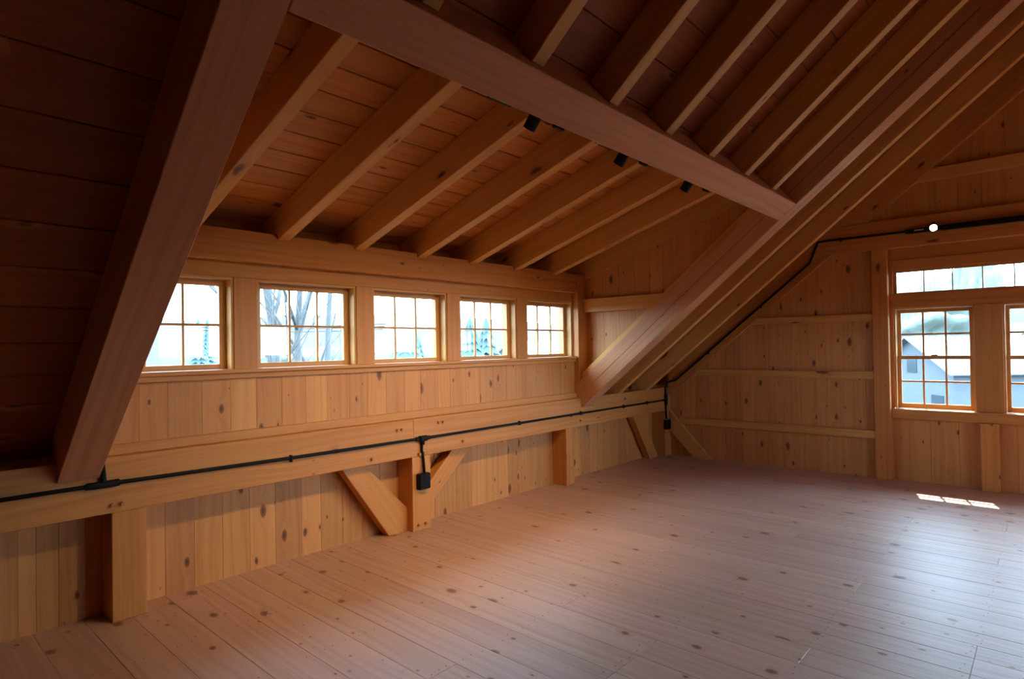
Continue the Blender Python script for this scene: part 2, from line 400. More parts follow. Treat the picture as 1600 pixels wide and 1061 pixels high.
for i, jx in enumerate((-1.43, -.72)):
    yl = -(HT - ZR - SOFF / CS) / TN
    foot = [(.19, under(.19, RD)), (.19, HT + .002), (yl, HT + .002)]
    rafter('common_rafter', jx, jx + .088, .19, YR, SOFF, SDEP, 'rafter', ['slender common rafter next to the deep rafter with the cheek wall', 'slender common rafter next to the gable end rafter'][i], tint=1.02, foot=foot)
foot = [(.19, under(.19, RD)), (.19, HT + .03), (.001, HT + .03), (.001, under(.001))]
rafter('gable_rafter', -.002, .105, 0, YR, 0, RD, 'timber', 'sloping end rafter lying flat against the gable wall boards', tint=.95, foot=[(0., under(0., RD)), (0., under(0.))])

# far jack rafters left of the dormer, out of the picture, keep the rhythm of the roof
for i, jx in enumerate([-7.87 - .65 * k for k in range(4)]):
    yl = -(HT - ZR - SOFF / CS) / TN
    rafter('common_rafter', jx, jx + .088, .19, YR, SOFF, SDEP, 'rafter', 'common rafter away from the dormer, %s beyond the dark deep rafter' % ordn[i], 'rafters away from the dormer', foot=[(.19, under(.19, RD)), (.19, HT + .002), (yl, HT + .002)])

# ------------------------------------------------------------------ shed dormer
YDB = .02                        # dormer beam and corner post face
YDT = .095                       # trim face
YDW = .085                       # board face
def dslab(name, x0, x1, ya, yb, off, th, mat, parent=None, **k):
    A = Vector((0, ya, dund(ya))) + DDN * off; B = Vector((0, yb, dund(yb))) + DDN * off
    c = (A + B) / 2 + DDN * th / 2; c.x = (x0 + x1) / 2
    o = bpy.data.objects.new(name, boxmesh(name, x1 - x0, (B - A).length, th, k.pop('bev', .003), mat)); o.matrix_basis = frame(c, X, B - A); link(o, parent)
    t = k.pop('tint', random.uniform(.9, 1.06)); o.color = (t, t, t, 1); setp(o, **k); return o
dof = DD * DDN.z
dc = dslab('ceiling_dormer', RX0 - .25, SX1 + .3, .50, -2.90, dof + .022, .06, 'sheath', bev=0, kind='structure', label='shallow pine board ceiling of the shed dormer')
y = .205 - .0; k_ = 0
y = .47
while y > -2.70:
    y2 = y - .195
    dslab('ceiling_board', RX0 + .02, SX1 + .02, y - .003, y2 + .003, dof, .02, 'dsheath', dc, tint=random.uniform(.93, 1.12), bev=.004)
    y = y2
DX = [-6.538, -5.895, -5.248, -4.60, -3.968, -3.312, -2.67]
def drafter(x0, x1, label, tint):
    yl, yh = .30, -2.28
    pts = [(YDB + .001, dund(YDB)), (yh, dund(yh)), (yh, dund(yh) + DD), (yl, dund(yl) + DD), (yl, 2.452), (YDB + .001, 2.452)]
    q = [(Vector((0, a, b)).dot(DDS), Vector((0, a, b)).dot(DDN)) for a, b in pts]
    return prism('dormer_rafter', q, x1 - x0, (x1, 0, 0), DDS, DDN, 'rafter', tint=tint, bev=.004, label=label, cat='rafter', group='dormer rafters')
for i, dx in enumerate(DX):
    drafter(dx, dx + .09, 'sloping dormer ceiling rafter, %s counted from the cheek wall' % ordn[len(DX) - 1 - i + 1], random.uniform(.96, 1.05))
drafter(-2.02, -1.97, 'dormer end rafter lying against the cheek wall boards', .95)
# dormer top plate, with housings left where the rafters land
db = box('dormer_beam', (RX1, YDB, 2.234), (-2.17, .16, 2.452), 'timber', None, 'x', .004, tint=1.0, label='long pine beam above the row of dormer windows', cat='beam')
post('dormer_corner_post', -2.17, -1.975, YDB, .16, under(.0, RD) - .05, 2.452, 'upright dormer corner post beside the last dormer window', 1.0)
wd = box('wall_dormer', (RX0, .27, .9), (SX1 + .15, .31, 1.46), 'board', grain='z', bev=0, kind='structure', label='dormer wall of vertical pine boards below the window row')
box('backing', (RX0, .29, 2.12), (SX1 + .15, .33, 2.75), 'board', wd, 'x', 0)
dseams = [-7.015, -6.783, -6.618, -6.407, -6.219, -6.034, -5.843, -5.651, -5.466, -5.267, -5.092, -4.905, -4.71, -4.526, -4.32, -4.171, -3.964, -3.771, -3.586, -3.38, -3.227, -3.067, -2.883, -2.672, -2.45, -2.10]
pale = {4: 1.17, 7: 1.16, 5: .95, 0: .92, 1: .93, 14: 1.08, 12: 1.05}
for i, (a, b) in enumerate(zip(dseams, dseams[1:])):
    t = pale.get(i, random.uniform(.88, 1.06)); hue = (t, t * (1.06 if t > 1.1 else .97), t * (1.1 if t > 1.1 else .97))
    box('board', (a + .0004, YDW, HT), (b - .0004, YDW + .02, 1.44), 'board', wd, 'z', .0015, tint=hue)
box('trim_1', (RX1 + .0, .058, HT), (-2.171, YDW - .0005, 1.047), 'trim', None, 'x', .003, tint=1.0, kind='structure', label='flat base board along the foot of the dormer wall boards')
# window row
WC = [-6.6, -5.6, -4.6, -3.6, -2.6]; WH = .4175; Z0, Z1 = 1.478, 2.125
box('trim_2', (RX1 + .0, YDT, Z1), (-2.172, YDT + .12, 2.24), 'trim', None, 'x', .002, tint=.98, kind='structure', label='flat head casing over the dormer windows')
box('trim_3', (RX1 + .0, .045, Z0 - .028), (-2.171, .30, Z0), 'trim', None, 'x', .004, tint=1.05, kind='structure', label='window stool running under all five dormer windows')
box('trim_4', (RX1 + .0, .062, Z0 - .066), (-2.171, YDW - .0005, Z0 - .0285), 'trim', None, 'x', .003, tint=1.0, kind='structure', label='moulded apron under the dormer window stool')
edges = [RX1] + [e for c_ in WC for e in (c_ - WH, c_ + WH)] + [-2.172]
ti = 5
for i in range(0, len(edges), 2):
    if edges[i + 1] - edges[i] > .004:
        box('trim_%d' % ti, (edges[i], YDT, Z0 + .0005), (edges[i + 1], YDT + .17, Z1 - .0005), 'trim', None, 'z', .002, tint=random.uniform(.97, 1.03), kind='structure', label='vertical casing board beside a dormer window'); ti += 1
def sash(parent, name, P, eu, u0, u1, z0, z1, d0, d1, dirv, st, bot, top, nu, nz, mt=.016):
    """Sash in the plane spanned by eu (horizontal) and Z; depth d0..d1 along dirv; P = origin."""
    P = Vector(P); eu = Vector(eu); dv = Vector(dirv)
    def bb(nm, a0, a1, b0, b1, e0, e1, mat, par, gr, bev=.002):
        p = P + eu * a0 + Z * b0 + dv * e0; q = P + eu * a1 + Z * b1 + dv * e1
        lo = Vector(map(min, p, q)); hi = Vector(map(max, p, q))
        return box(nm, lo, hi, mat, par, gr, bev, tint=random.uniform(.97, 1.04))
    hx = 'x' if abs(eu.x) > .5 else 'y'
    s = bb(name, u0, u0 + st, z0, z1, d0, d1, 'sash', parent, 'z')
    bb('stile', u1 - st, u1, z0, z1, d0, d1, 'sash', s, 'z')
    bb('rail', u0 + st, u1 - st, z0, z0 + bot, d0, d1, 'sash', s, hx); bb('rail', u0 + st, u1 - st, z1 - top, z1, d0, d1, 'sash', s, hx)
    a0, a1, b0, b1 = u0 + st, u1 - st, z0 + bot, z1 - top
    dm = (d0 + d1) / 2
    for i in range(1, nu): bb('muntin', a0 + (a1 - a0) * i / nu - mt / 2, a0 + (a1 - a0) * i / nu + mt / 2, b0, b1, d0 + .008, d1 - .004, 'sash', s, 'z')
    for j in range(1, nz): bb('muntin', a0, a1, b0 + (b1 - b0) * j / nz - mt / 2, b0 + (b1 - b0) * j / nz + mt / 2, d0 + .006, d1 - .004, 'sash', s, hx)
    for i in range(nu):
        for j in range(nz):
            bb('pane', a0 + (a1 - a0) * i / nu + .001, a0 + (a1 - a0) * (i + 1) / nu - .001, b0 + (b1 - b0) * j / nz + .001, b0 + (b1 - b0) * (j + 1) / nz - .001, dm - .0015, dm + .0015, 'glass', s, hx, 0)
    return s
wl_lab = ['dormer window half hidden behind the dark deep rafter', 'dormer window looking out on a bare many-trunked tree', 'middle dormer window of the row of five', 'dormer window looking out on dark evergreens', 'dormer window beside the dormer corner post']
for i, c_ in enumerate(WC):
    wn = empty('window_%d' % (i + 1), (c_, .2, Z0), kind='structure', label=wl_lab[i])
    jt = .018
    for (a, b) in ((c_ - WH, c_ - WH + jt), (c_ + WH - jt, c_ + WH)):
        box('jamb', (a, YDT + .012, Z0 + .001), (b, .30, Z1), 'sash', wn, 'z', .0015, tint=1.05)
    box('jamb', (c_ - WH + jt, YDT + .012, Z1 - jt), (c_ + WH - jt, .30, Z1), 'sash', wn, 'x', .0015, tint=1.05)
    sash(wn, 'sash', (c_, 0, 0), X, -WH + jt + .002, WH - jt - .002, Z0 + .001, Z1 - jt - .002, .185, .222, Y, .046, .036, .040, 3, 2)

# cheek walls
def cheek_poly(y0, y1): return [(y0, under(y0, RD) - .05), (y1, under(y1, RD) - .05), (y1, dund(y1) + DD - .002), (y0, dund(y0) + DD - .002)]
ck = prism('wall_cheek', [(.3, under(.3, RD) - .05), (-2.9, under(-2.9, RD) - .05), (-2.9, dund(-2.9) + DD + .05), (.3, dund(.3) + DD + .05)], .04, (XC + .025, 0, 0), Y, Z, 'board', bev=0, kind='structure', label='triangular dormer cheek wall of vertical pine boards')
prism('wall_cheek_near', [(.3, under(.3, RD) - .05), (-2.9, under(-2.9, RD) - .05), (-2.9, dund(-2.9) + DD + .05), (.3, dund(.3) + DD + .05)], .04, (RX0 + .02, 0, 0), Y, Z, 'board', bev=0, kind='structure', label='near cheek wall of the dormer above the dark deep rafter')
y = .18
rc = random.Random(5)
while y > -2.75:
    y2 = y - rc.choice((.17, .19, .21))
    pts = [(under(y, RD) - .04, y), (under(y2, RD) - .04, y2), (dund(y2) + DD - .004, y2 + .001), (dund(y) + DD - .004, y - .001)]
    if pts[2][0] > pts[1][0] + .02:
        prism('board', [(p[0], -p[1]) for p in pts], .02, (XC + .0, 0, 0), Z, -Y, 'board', ck, tint=rc.uniform(.93, 1.06), bev=.002)
    y = y2
ye = lambda z: (ZR + (RD + .072) / CS - z) / TN
prism('cheek_rail', [(-(YDB - .001), 2.004), (-ye(2.004), 2.004), (-ye(2.162), 2.162), (-(YDB - .001), 2.162)], .049, (XC - .021, 0, 0), -Y, Z, 'rafter', tint=1.10, label='pale horizontal rail across the triangular cheek wall', cat='rail')
# sole strip on top of the deep rafter
q = [(Vector((0, a, b)).dot(DS), Vector((0, a, b)).dot(DN)) for a, b in [(YDB - .005, under(YDB - .005, RD)), (-2.45, under(-2.45, RD)), (-2.45, under(-2.45, RD + .07)), (YDB - .005, under(YDB - .005, RD + .07))]]
prism('cheek_sole_plate', q, .11, (XC - .022, 0, 0), DS, DN, 'rafter', tint=1.12, label='pale sloping sole plate of the cheek wall on the deep rafter', cat='rail')

# ------------------------------------------------------------------ gable wall
gw = box('wall_gable', (.125, YO - .3, -.3), (.175, -7.2, 5.0), 'board', grain='z', bev=0, kind='structure', label='gable wall of vertical knotty pine boards')
box('backing', (.125, -2.79, -.3), (.175, .3, 5.0), 'board', gw, 'z', 0)
box('backing', (.151, -7.2, -.3), (.20, -2.79, .80), 'board', gw, 'z', 0)
box('backing', (.125, -7.2, 2.45), (.175, -2.79, 5.0), 'board', gw, 'z', 0)
gs = [.2, -.0, -.19, -.40, -.60, -.804, -1.058, -1.216, -1.399, -1.589, -1.786, -1.976, -2.244, -2.385, -2.52, -2.66]
for a, b in zip(gs, gs[1:]):
    t = random.uniform(.9, 1.05)
    box('board', (.05, b + .0005, -.02), (.075, a - .0005, min(2.72, under(a, RD) - .02)), 'board', gw, 'z', .003, tint=t)
gy = -2.70
while gy > -7.2:
    w_ = random.choice((.2, .23, .26, .29))
    box('board', (.13, gy - w_ + .0005, -.02), (.15, gy - .0005, .71), 'board', gw, 'z', .003, tint=random.uniform(.95, 1.06))
    gy -= w_
gy = -2.3
while gy > -4.6:
    w_ = random.choice((.17, .2, .23))
    box('board', (.05, gy - w_ + .001, 2.70), (.075, gy - .001, min(under(max(gy, YR), RD), 4.6)), 'board', gw, 'z', .003, tint=random.uniform(.9, 1.05))
    gy -= w_
tie = box('tie_beam', (-.004, -6.2, 2.661), (.12, -1.98, 2.991), 'timber', None, 'y', .004, tint=.98, label='horizontal gable tie beam carrying the black track and lit lamp', cat='beam')
post('gable_post', 0, .12, -2.7706, -2.6119, 0, 2.66, 'tall gable post between the plain boards and the window group', 1.03)
post('gable_stud', .03, .128, -3.738, -3.579, 0, .714, 'short stud under the wide casing between the gable windows', 1.08)
for i, (z0, z1, ya, yb, lab) in enumerate(((1.845, 1.925, -1.20, -2.611, 'highest of three gable wall girts beside the tall post'), (1.160, 1.245, -.42, -2.611, 'middle one of three gable wall girts beside the tall post'), (.465, .556, -.16, -2.611, 'lowest of three gable wall girts, behind the corner brace'), (3.37, 3.50, -3.02, -4.6, 'girt high in the gable above the tie beam'))):
    box('wall_girt', (.004, yb, z0), (.05, ya, z1), 'rafter', None, 'y', .003, tint=.95, label=lab, cat='rail', group='girts on the gable wall')
# window group: casings, transom and double hung windows
XF = .10
def gtrim(n_, y0, y1, z0, z1, x0, x1, lab, g='y', t=1.):
    return box('trim_%d' % n_, (x0, y0, z0), (x1, y1, z1), 'trim', None, g, .003, tint=t, kind='structure', label=lab)
YG1 = -5.53
gtrim(20, YG1, -2.7716, 2.53, 2.66, .11, .15, 'recessed head board under the tie beam', t=.9)
gtrim(21, YG1, -2.7716, 2.418, 2.53, XF, .15, 'head casing over the gable transom window')
gtrim(22, YG1, -2.7716, 1.978, 2.141, XF, .15, 'casing board between gable transom and sash windows')
gtrim(23, -2.808, -2.7716, .83, 2.418, XF, .15, 'narrow side casing beside the tall gable post', 'z')
gtrim(24, -3.785, -3.545, .825, 1.978, XF - .012, .15, 'wide knotty casing board between the two gable windows', 'z', 1.)
gtrim(25, YG1, -2.7716, .715, .823, .05, .14, 'thick sill rail under the gable windows', t=1.06)
gtrim(26, YG1, -2.7716, .803, .823, .1405, .26, 'outer sill under the gable windows', t=1.06)
gtrim(27, -4.76, -4.52, .825, 1.978, XF - .012, .15, 'casing board past the second gable window', 'z', 1.)
def hung(idx, yl, yr, lab):
    """Double hung window; yl > yr (yl is nearer the eave)."""
    wn = empty('window_%d' % idx, (.14, (yl + yr) / 2, .83), kind='structure', label=lab)
    jt = .014
    for a, b in ((yl - jt, yl), (yr, yr + jt)): box('jamb', (XF + .012, a, .824), (.27, b, 1.978), 'sash', wn, 'z', .0015, tint=1.05)
    box('jamb', (XF + .012, yr + jt, 1.964), (.27, yl - jt, 1.978), 'sash', wn, 'y', .0015, tint=1.05)
    W = yl - yr - 2 * jt - .004
    sash(wn, 'upper_sash', (0, (yl + yr) / 2, 0), -Y, -W / 2, W / 2, 1.390, 1.962, .222, .25, X, .036, .036, .042, 3, 2, .02)
    s = sash(wn, 'lower_sash', (0, (yl + yr) / 2, 0), -Y, -W / 2, W / 2, .826, 1.428, .182, .214, X, .036, .056, .040, 3, 2, .02)
    bm = bmesh.new(); tube_bm(bm, [(.19, (yl + yr) / 2 - .03, 1.432), (.19, (yl + yr) / 2 + .03, 1.432)], .008, 8)
    mesh_obj('sash_lock', bm, 'black', s)
hung(6, -2.808, -3.545, 'double hung gable window next to the tall gable post')
hung(7, -3.785, -4.52, 'double hung gable window beyond the wide knotty casing')
hung(9, -4.76, -5.50, 'third double hung gable window')
wn = empty('window_8', (.14, -4.15, 2.141), kind='structure', label='long narrow transom window above the gable windows')
sash(wn, 'sash', (0, -4.15, 0), -Y, -1.342, 1.342, 2.141, 2.418, .125, .155, X, .034, .012, .034, 10, 1, .012)
# pent hood outside over the gable windows
box('trim_30', (.28, -6.3, 2.70), (1.16, -2.0, 2.76), 'trim', None, 'y', 0, kind='structure', label='outside hood over the gable windows')

# ------------------------------------------------------------------ the unseen rest of the loft: ridge, opposite slope, end wall
def mir(y): return YO - y
def oslab(name, x0, x1, ya, yb, parent=None, **k):
    A = slope_pt(ya, OFF + .02); B = slope_pt(yb, OFF + .02); A.y, B.y = mir(A.y), mir(B.y)
    c = (A + B) / 2; c.x = (x0 + x1) / 2; L = (B - A).length
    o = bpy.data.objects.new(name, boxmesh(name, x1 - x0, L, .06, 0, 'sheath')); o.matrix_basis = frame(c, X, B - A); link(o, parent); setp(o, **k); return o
OX0, OX1 = -4.9, -1.1  # span of an assumed, unseen opposite dormer, placed to light the gable end
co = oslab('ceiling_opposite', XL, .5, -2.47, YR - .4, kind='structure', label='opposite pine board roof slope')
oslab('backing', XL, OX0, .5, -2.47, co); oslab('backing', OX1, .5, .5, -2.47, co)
wr = box('wall_right', (XL, mir(.25), -.3), (XR, mir(.2), 1.45), 'board', grain='z', bev=0, kind='structure', label='opposite knee wall')
box('backing', (OX0, mir(.25), 2.15), (OX1, mir(.2), 2.75), 'board', wr, 'x', 0)
for k in range(5): box('backing', (OX0 + k * .925, mir(.25), 1.4), (OX0 + k * .925 + .10, mir(.2), 2.2), 'board', wr, 'z', 0)
A = Vector((0, mir(.4), dund(.4) + DD)); B = Vector((0, mir(-2.95), dund(-2.95) + DD)); c = (A + B) / 2; c.x = (OX0 + OX1) / 2
o = bpy.data.objects.new('ceiling_opposite_dormer', boxmesh('opposite_dormer', OX1 - OX0 + .2, (B - A).length, .06, 0, 'sheath')); o.matrix_basis = frame(c, X, B - A); link(o); setp(o, 'ceiling of the assumed opposite dormer', kind='structure')
for xx in (OX0, OX1): box('backing', (xx - .03, mir(.25), .9), (xx + .03, mir(-2.9), 3.6), 'board', co, 'x', 0)
wb = box('wall_back', (XL - .1, YO - .4, -.3), (XL, .4, 1.0), 'board', grain='z', bev=0, kind='structure', label='end wall behind the viewpoint')
box('backing', (XL - .1, YO - .4, 1.0), (XL, .4, 5.4), 'board', wb, 'z', 0)

# ------------------------------------------------------------------ electrical: conduit, outlets, spotlights, track
YCd = -.014
c1 = empty('plate_conduit', (-4.6, YCd, .806), label='thin black conduit running along the wall plate', cat='conduit')
tube('pipe', [(-8.6, YCd, .832), (-7.0, YCd, .832), (-5.84, YCd, .815), (-4.6, YCd, .806), (-2.5, YCd, .806), (-.17, YCd, .806)], .0125, 'black', c1)
def tee(parent, x, z, half=.075, y=YCd):
    bm = bmesh.new()
    tube_bm(bm, [(x - half, y, z), (x - half * .45, y - .004, z), (x + half * .45, y - .004, z), (x + half, y, z)], .018, 10)
    tube_bm(bm, [(x - half * .5, y - .006, z), (x + half * .5, y - .006, z)], .026, 12)
    tube_bm(bm, [(x, y, z), (x, y, z - .055)], .02, 10)
    return mesh_obj('conduit_tee', bm, 'black', parent, loc=Vector((x, y, z)))
tee(c1, -4.595, .806)
tube('drop_pipe', [(-4.60, YCd, .80), (-4.605, YCd, .70), (-4.592, YCd - .004, .63), (-4.585, YCd - .008, .50)], .0115, 'black', c1)
bm = bmesh.new()
tube_bm(bm, [(-7.085, YCd, .832), (-7.04, YCd - .006, .832), (-6.97, YCd - .006, .832), (-6.92, YCd, .832)], .021, 10)
tube_bm(bm, [(-7.0, YCd - .004, .832), (-6.999, YCd - .004, .915), (-6.995, -.006, .96)], .018, 10, .005)
mesh_obj('conduit_tee', bm, 'black', c1)
for cx in (-5.83, -3.3, -2.2, -1.25, -.65):
    box('clip', (cx - .007, YCd - .016, .786), (cx + .007, 0.0, .828 if cx > -5 else .836), 'black', c1, 'x', .002)
def outlet(x, y, z, w_, h_, lab):
    o = empty('outlet_box', (x, y, z - h_ / 2), label=lab, cat='outlet box')
    bx_ = box('box_body', (x - w_ / 2, y, z - h_ / 2), (x + w_ / 2, 0.0, z + h_ / 2), 'blackpl', o, 'x', .008)
    box('cover', (x - w_ / 2 + .006, y - .005, z - h_ / 2 + .006), (x + w_ / 2 - .006, y + .002, z + h_ / 2 - .006), 'black', o, 'x', .003)
    for dz in (.028, -.028): box('socket', (x - .02, y - .0065, z + dz - .016), (x + .02, y - .004, z + dz + .016), 'blackpl', o, 'x', .001)
    return o
outlet(-4.60, -.05, .432, .125, .14, 'square black outlet box on the braced post')
c2 = empty('gable_conduit', (-.10, -.02, .5), label='thin black conduit climbing the gable rafter to the tie beam', cat='conduit')
P = [(-.10, YCd, .54), (-.10, YCd, .70), (-.10, YCd, 1.00)]
for t_ in (0., .03, .07): pass
diag = [(-.020, yy, under(yy) + .115) for yy in (-.12, -.565, -1.1, -1.624, -1.95)]
tube('pipe', [(-.115, YCd - .006, .54), (-.115, YCd, .72), (-.115, YCd, .98), (-.10, -.03, 1.06)] + diag + [(-.018, -2.05, 2.822), (-.018, -2.14, 2.83), (-.018, -2.5, 2.828), (-.018, -2.97, 2.826)], .0125, 'black', c2)
bm = bmesh.new(); tube_bm(bm, [(-.115, YCd - .004, .74), (-.115, YCd - .006, .77), (-.115, YCd - .006, .86), (-.115, YCd - .004, .89)], .024, 10); tube_bm(bm, [(-.19, YCd, .806), (-.11, YCd, .806)], .017, 10)
mesh_obj('conduit_tee', bm, 'black', c2)
for yy in (-.62, -1.35): box('clip', (-.034, yy - .01, under(yy) + .085), (0, yy + .01, under(yy) + .125), 'black', c2, 'x', .002)
box('clip', (-.034, -2.315, 2.80), (-.004, -2.295, 2.845), 'black', c2, 'x', .002)
outlet(-.105, -.05, .455, .125, .14, 'black outlet box on the corner post under the conduit')
# track with lamp on the tie beam
tr = empty('track_light', (-.03, -3.5, 2.82), label='black track bar with one lit lamp head on the tie beam', cat='track light')
box('track_rail', (-.06, -6.0, 2.795), (-.004, -3.30, 2.85), 'black', tr, 'y', .003)
box('feed_end', (-.05, -3.31, 2.80), (-.004, -2.96, 2.846), 'black', tr, 'y', .005)
box('maker_plate', (-.0515, -3.14, 2.818), (-.05, -3.05, 2.832), 'grey', tr, 'y', 0)
LP = Vector((-.10, -3.232, 2.822)); ld = (CP - LP).normalized()
bm = bmesh.new(); tube_bm(bm, [LP - ld * .10, LP - ld * .02, LP], .040, 16); hd = mesh_obj('lamp_head', bm, 'black', tr, loc=LP)
bm = bmesh.new(); tube_bm(bm, [LP + ld * .0005, LP + ld * .003], .034, 16); mesh_obj('lamp_face', bm, 'bulb', hd, loc=LP)
bm = bmesh.new(); tube_bm(bm, [(-.03, -3.232, 2.83), (-.06, -3.232, 2.875), (-.09, -3.232, 2.872)], .018, 8); mesh_obj('lamp_arm', bm, 'black', tr)
def spot_lamp(name, loc, aim, watts, size, blend=.7, col=(1, .73, .31), rad=.03):
    l = bpy.data.lights.new(name, 'SPOT'); l.energy = watts; l.spot_size = math.radians(size); l.spot_blend = blend; l.color = col; l.shadow_soft_size = rad
    o = bpy.data.objects.new(name, l); COL.objects.link(o); o.location = loc; o.rotation_euler = (-(Vector(aim))).to_track_quat('Z', 'Y').to_euler(); return o
spot_lamp('track_lamp_light', LP + ld * .03, ld, 3, 70, .9)
def can(bm, p, ax, L, ro, ri, rec, seg=20):
    """Closed cylinder with a recessed mouth at its lower end."""
    a = ax.cross(X).normalized(); b = ax.cross(a)
    def ring(t, r): return [bm.verts.new(p + ax * t + (a * math.cos(q) + b * math.sin(q)) * r) for q in (2 * math.pi * j / seg for j in range(seg))]
    R_ = [ring(0, ro * .94), ring(.004, ro), ring(L, ro), ring(L, ri), ring(L - rec, ri)]
    for A, B in zip(R_, R_[1:]):
        for j in range(seg): bm.faces.new((A[j - 1], A[j], B[j], B[j - 1]))
    bm.faces.new(R_[0]); bm.faces.new(R_[-1])
def head(x, lab, n_):
    top = Vector((x, -2.2, 2.852)); ax = Vector((0, .10, -.12)).normalized()
    h = empty('spotlight', (x, -2.25, 2.80), label=lab, cat='spotlight', group='black spotlights on the header beam')
    bm = bmesh.new(); can(bm, top, ax, .118, .034, .029, .03)
    b = mesh_obj('lamp_body', bm, 'black', h, loc=top, smooth=False)
    bm = bmesh.new(); tube_bm(bm, [top + ax * .087, top + ax * .089], .0285, 20); mesh_obj('lens', bm, 'lens', b, loc=top)
    A = slope_pt(YH0, .03) ; A.x = x + .075
    box('mount_plate', (A.x - .045, A.y - .004, A.z - .022), (A.x + .035, A.y + .016, A.z + .022), 'black', h, 'x', .002)
    bm = bmesh.new(); tube_bm(bm, [A, Vector((x + .055, -2.21, 2.825)), top + ax * .035], .013, 10); mesh_obj('bracket', bm, 'black', h)
    spot_lamp('spotlight_light', top + ax * .13, Vector((0, .80, -1)), SPOT_W, 98, 1.0, rad=.03)
for i, (hx, lb) in enumerate(((-5.57, 'black spotlight on the header, nearest to the flat black canopy'), (-4.69, 'black spotlight between two others on the header beam'), (-3.77, 'black spotlight on the header nearest the cheek wall'))): head(hx, lb, i)
A = slope_pt(YH0, .02)
box('ceiling_canopy', (-6.02, A.y - .002, A.z - .0), (-5.86, A.y + .03, A.z + .03), 'black', None, 'x', .004, label='flat black canopy plate on the header beside the spotlights', cat='canopy')

# ------------------------------------------------------------------ outside
GZ = -3.3
M['grass'] = plain('spring_grass', (.021, .026, .023), .9, noise=.35, scale=.15)
M['hill'] = plain('wooded_hill', (.017, .020, .022), .95, noise=.3, scale=.03)
M['bark'] = plain('grey_bark', (0.083, 0.088, 0.088), .9, noise=.3, scale=6)
M['fir_leaf'] = plain('evergreen_needles', (0.052, 0.088, 0.088), .9, noise=.4, scale=2)
M['leaf'] = plain('spring_leaves', (.15, .175, .15), .9, noise=.4, scale=2)
M['roofm'] = plain('pale_metal_roof', (0.190, 0.199, 0.209), .5, 0, .05, 1)
M['house'] = plain('weathered_siding', (0.078, 0.088, 0.099), .8, 0, .15, 2)
M['white'] = plain('white_paint', (0.200, 0.200, 0.200), .7, 0, .05, 2)
M['darkglass'] = plain('dark_window', (.03, .04, .05), .15)
M['road'] = plain('gravel', (.08, .08, .08), .9, 0, .2, 1)
bm = bmesh.new(); s_ = 700
vv = [bm.verts.new(p) for p in ((-s_, -s_, GZ), (s_, -s_, GZ), (s_, s_, GZ), (-s_, s_, GZ))]; bm.faces.new(vv)
mesh_obj('ground', bm, 'grass', kind='structure', label='grassy ground around the building')
def ridge(name, c, ang, length, hgt, depth, seed, label):
    r = random.Random(seed); bm = bmesh.new(); n = 60; rows = []
    ph = [r.uniform(0, 6) for _ in range(6)]
    for j, (f, h) in enumerate(((0, 0), (.35, .55), (.7, .92), (1., 1.), (1.5, .8))):
        row = []
        for i in range(n + 1):
            u = i / n - .5
            hh = hgt * h * (.8 + .14 * math.sin(7 * u + ph[0]) + .08 * math.sin(17 * u + ph[1]) + .03 * math.sin(60 * u + ph[2]) + .02 * r.random())
            row.append(bm.verts.new((u * length, f * depth, hh)))
        rows.append(row)
    for a, b in zip(rows, rows[1:]):
        for i in range(n): bm.faces.new((a[i], a[i + 1], b[i + 1], b[i]))
    o = mesh_obj(name, bm, 'hill', kind='structure', label=label); o.location = (c[0], c[1], GZ); o.rotation_euler = (0, 0, ang)
    return o
ridge('hill', (120, 260, 0), -.15, 900, 30, 120, 1, 'long wooded hill behind the fields')
ridge('hill', (330, -20, 0), -1.5, 700, 34, 120, 4, 'wooded hill beyond the sheds on the gable side')
def bare_tree(loc, stems, label, seed, name='bare_tree', hgt=9., group=None):
    r = random.Random(seed); root = empty(name, loc, label=label, cat='tree', group=group)
    def branch(bm, p, d, L, rad, depth):
        pts = [p]; q = p.copy(); dd = d.copy()
        for k in range(5):
            dd = (dd + Vector((r.uniform(-.12, .12), r.uniform(-.12, .12), r.uniform(.0, .10)))).normalized(); q = q + dd * L / 5; pts.append(q.copy())
        tube_bm(bm, pts, rad, 6, rad * .45)
        if depth:
            for k in range(4 if depth > 1 else 3):
                i = r.randint(1, 4); nd = (dd + Vector((r.uniform(-.8, .8), r.uniform(-.8, .8), r.uniform(-.1, .5)))).normalized()
                branch(bm, pts[i], nd, L * r.uniform(.45, .65), rad * .42, depth - 1)
    for (dx, dy, lx, ly, rad) in stems:
        bm = bmesh.new(); branch(bm, Vector((loc[0] + dx, loc[1] + dy, loc[2] - .2)), Vector((lx, ly, 1)).normalized(), hgt * r.uniform(.9, 1.1), rad, 3)
        mesh_obj('trunk', bm, 'bark', root, loc=Vector(loc), smooth=True)
    return root
bare_tree((6.3, 21.5, GZ), [(-1.0, .2, -.05, 0, .30), (.0, 0, -.1, .0, .22), (.9, .3, .05, 0, .2), (1.2, .1, .14, .0, .26), (-1.6, 0, -.2, 0, .16)], 'large bare tree with several trunks outside the dormer', 11, hgt=11)
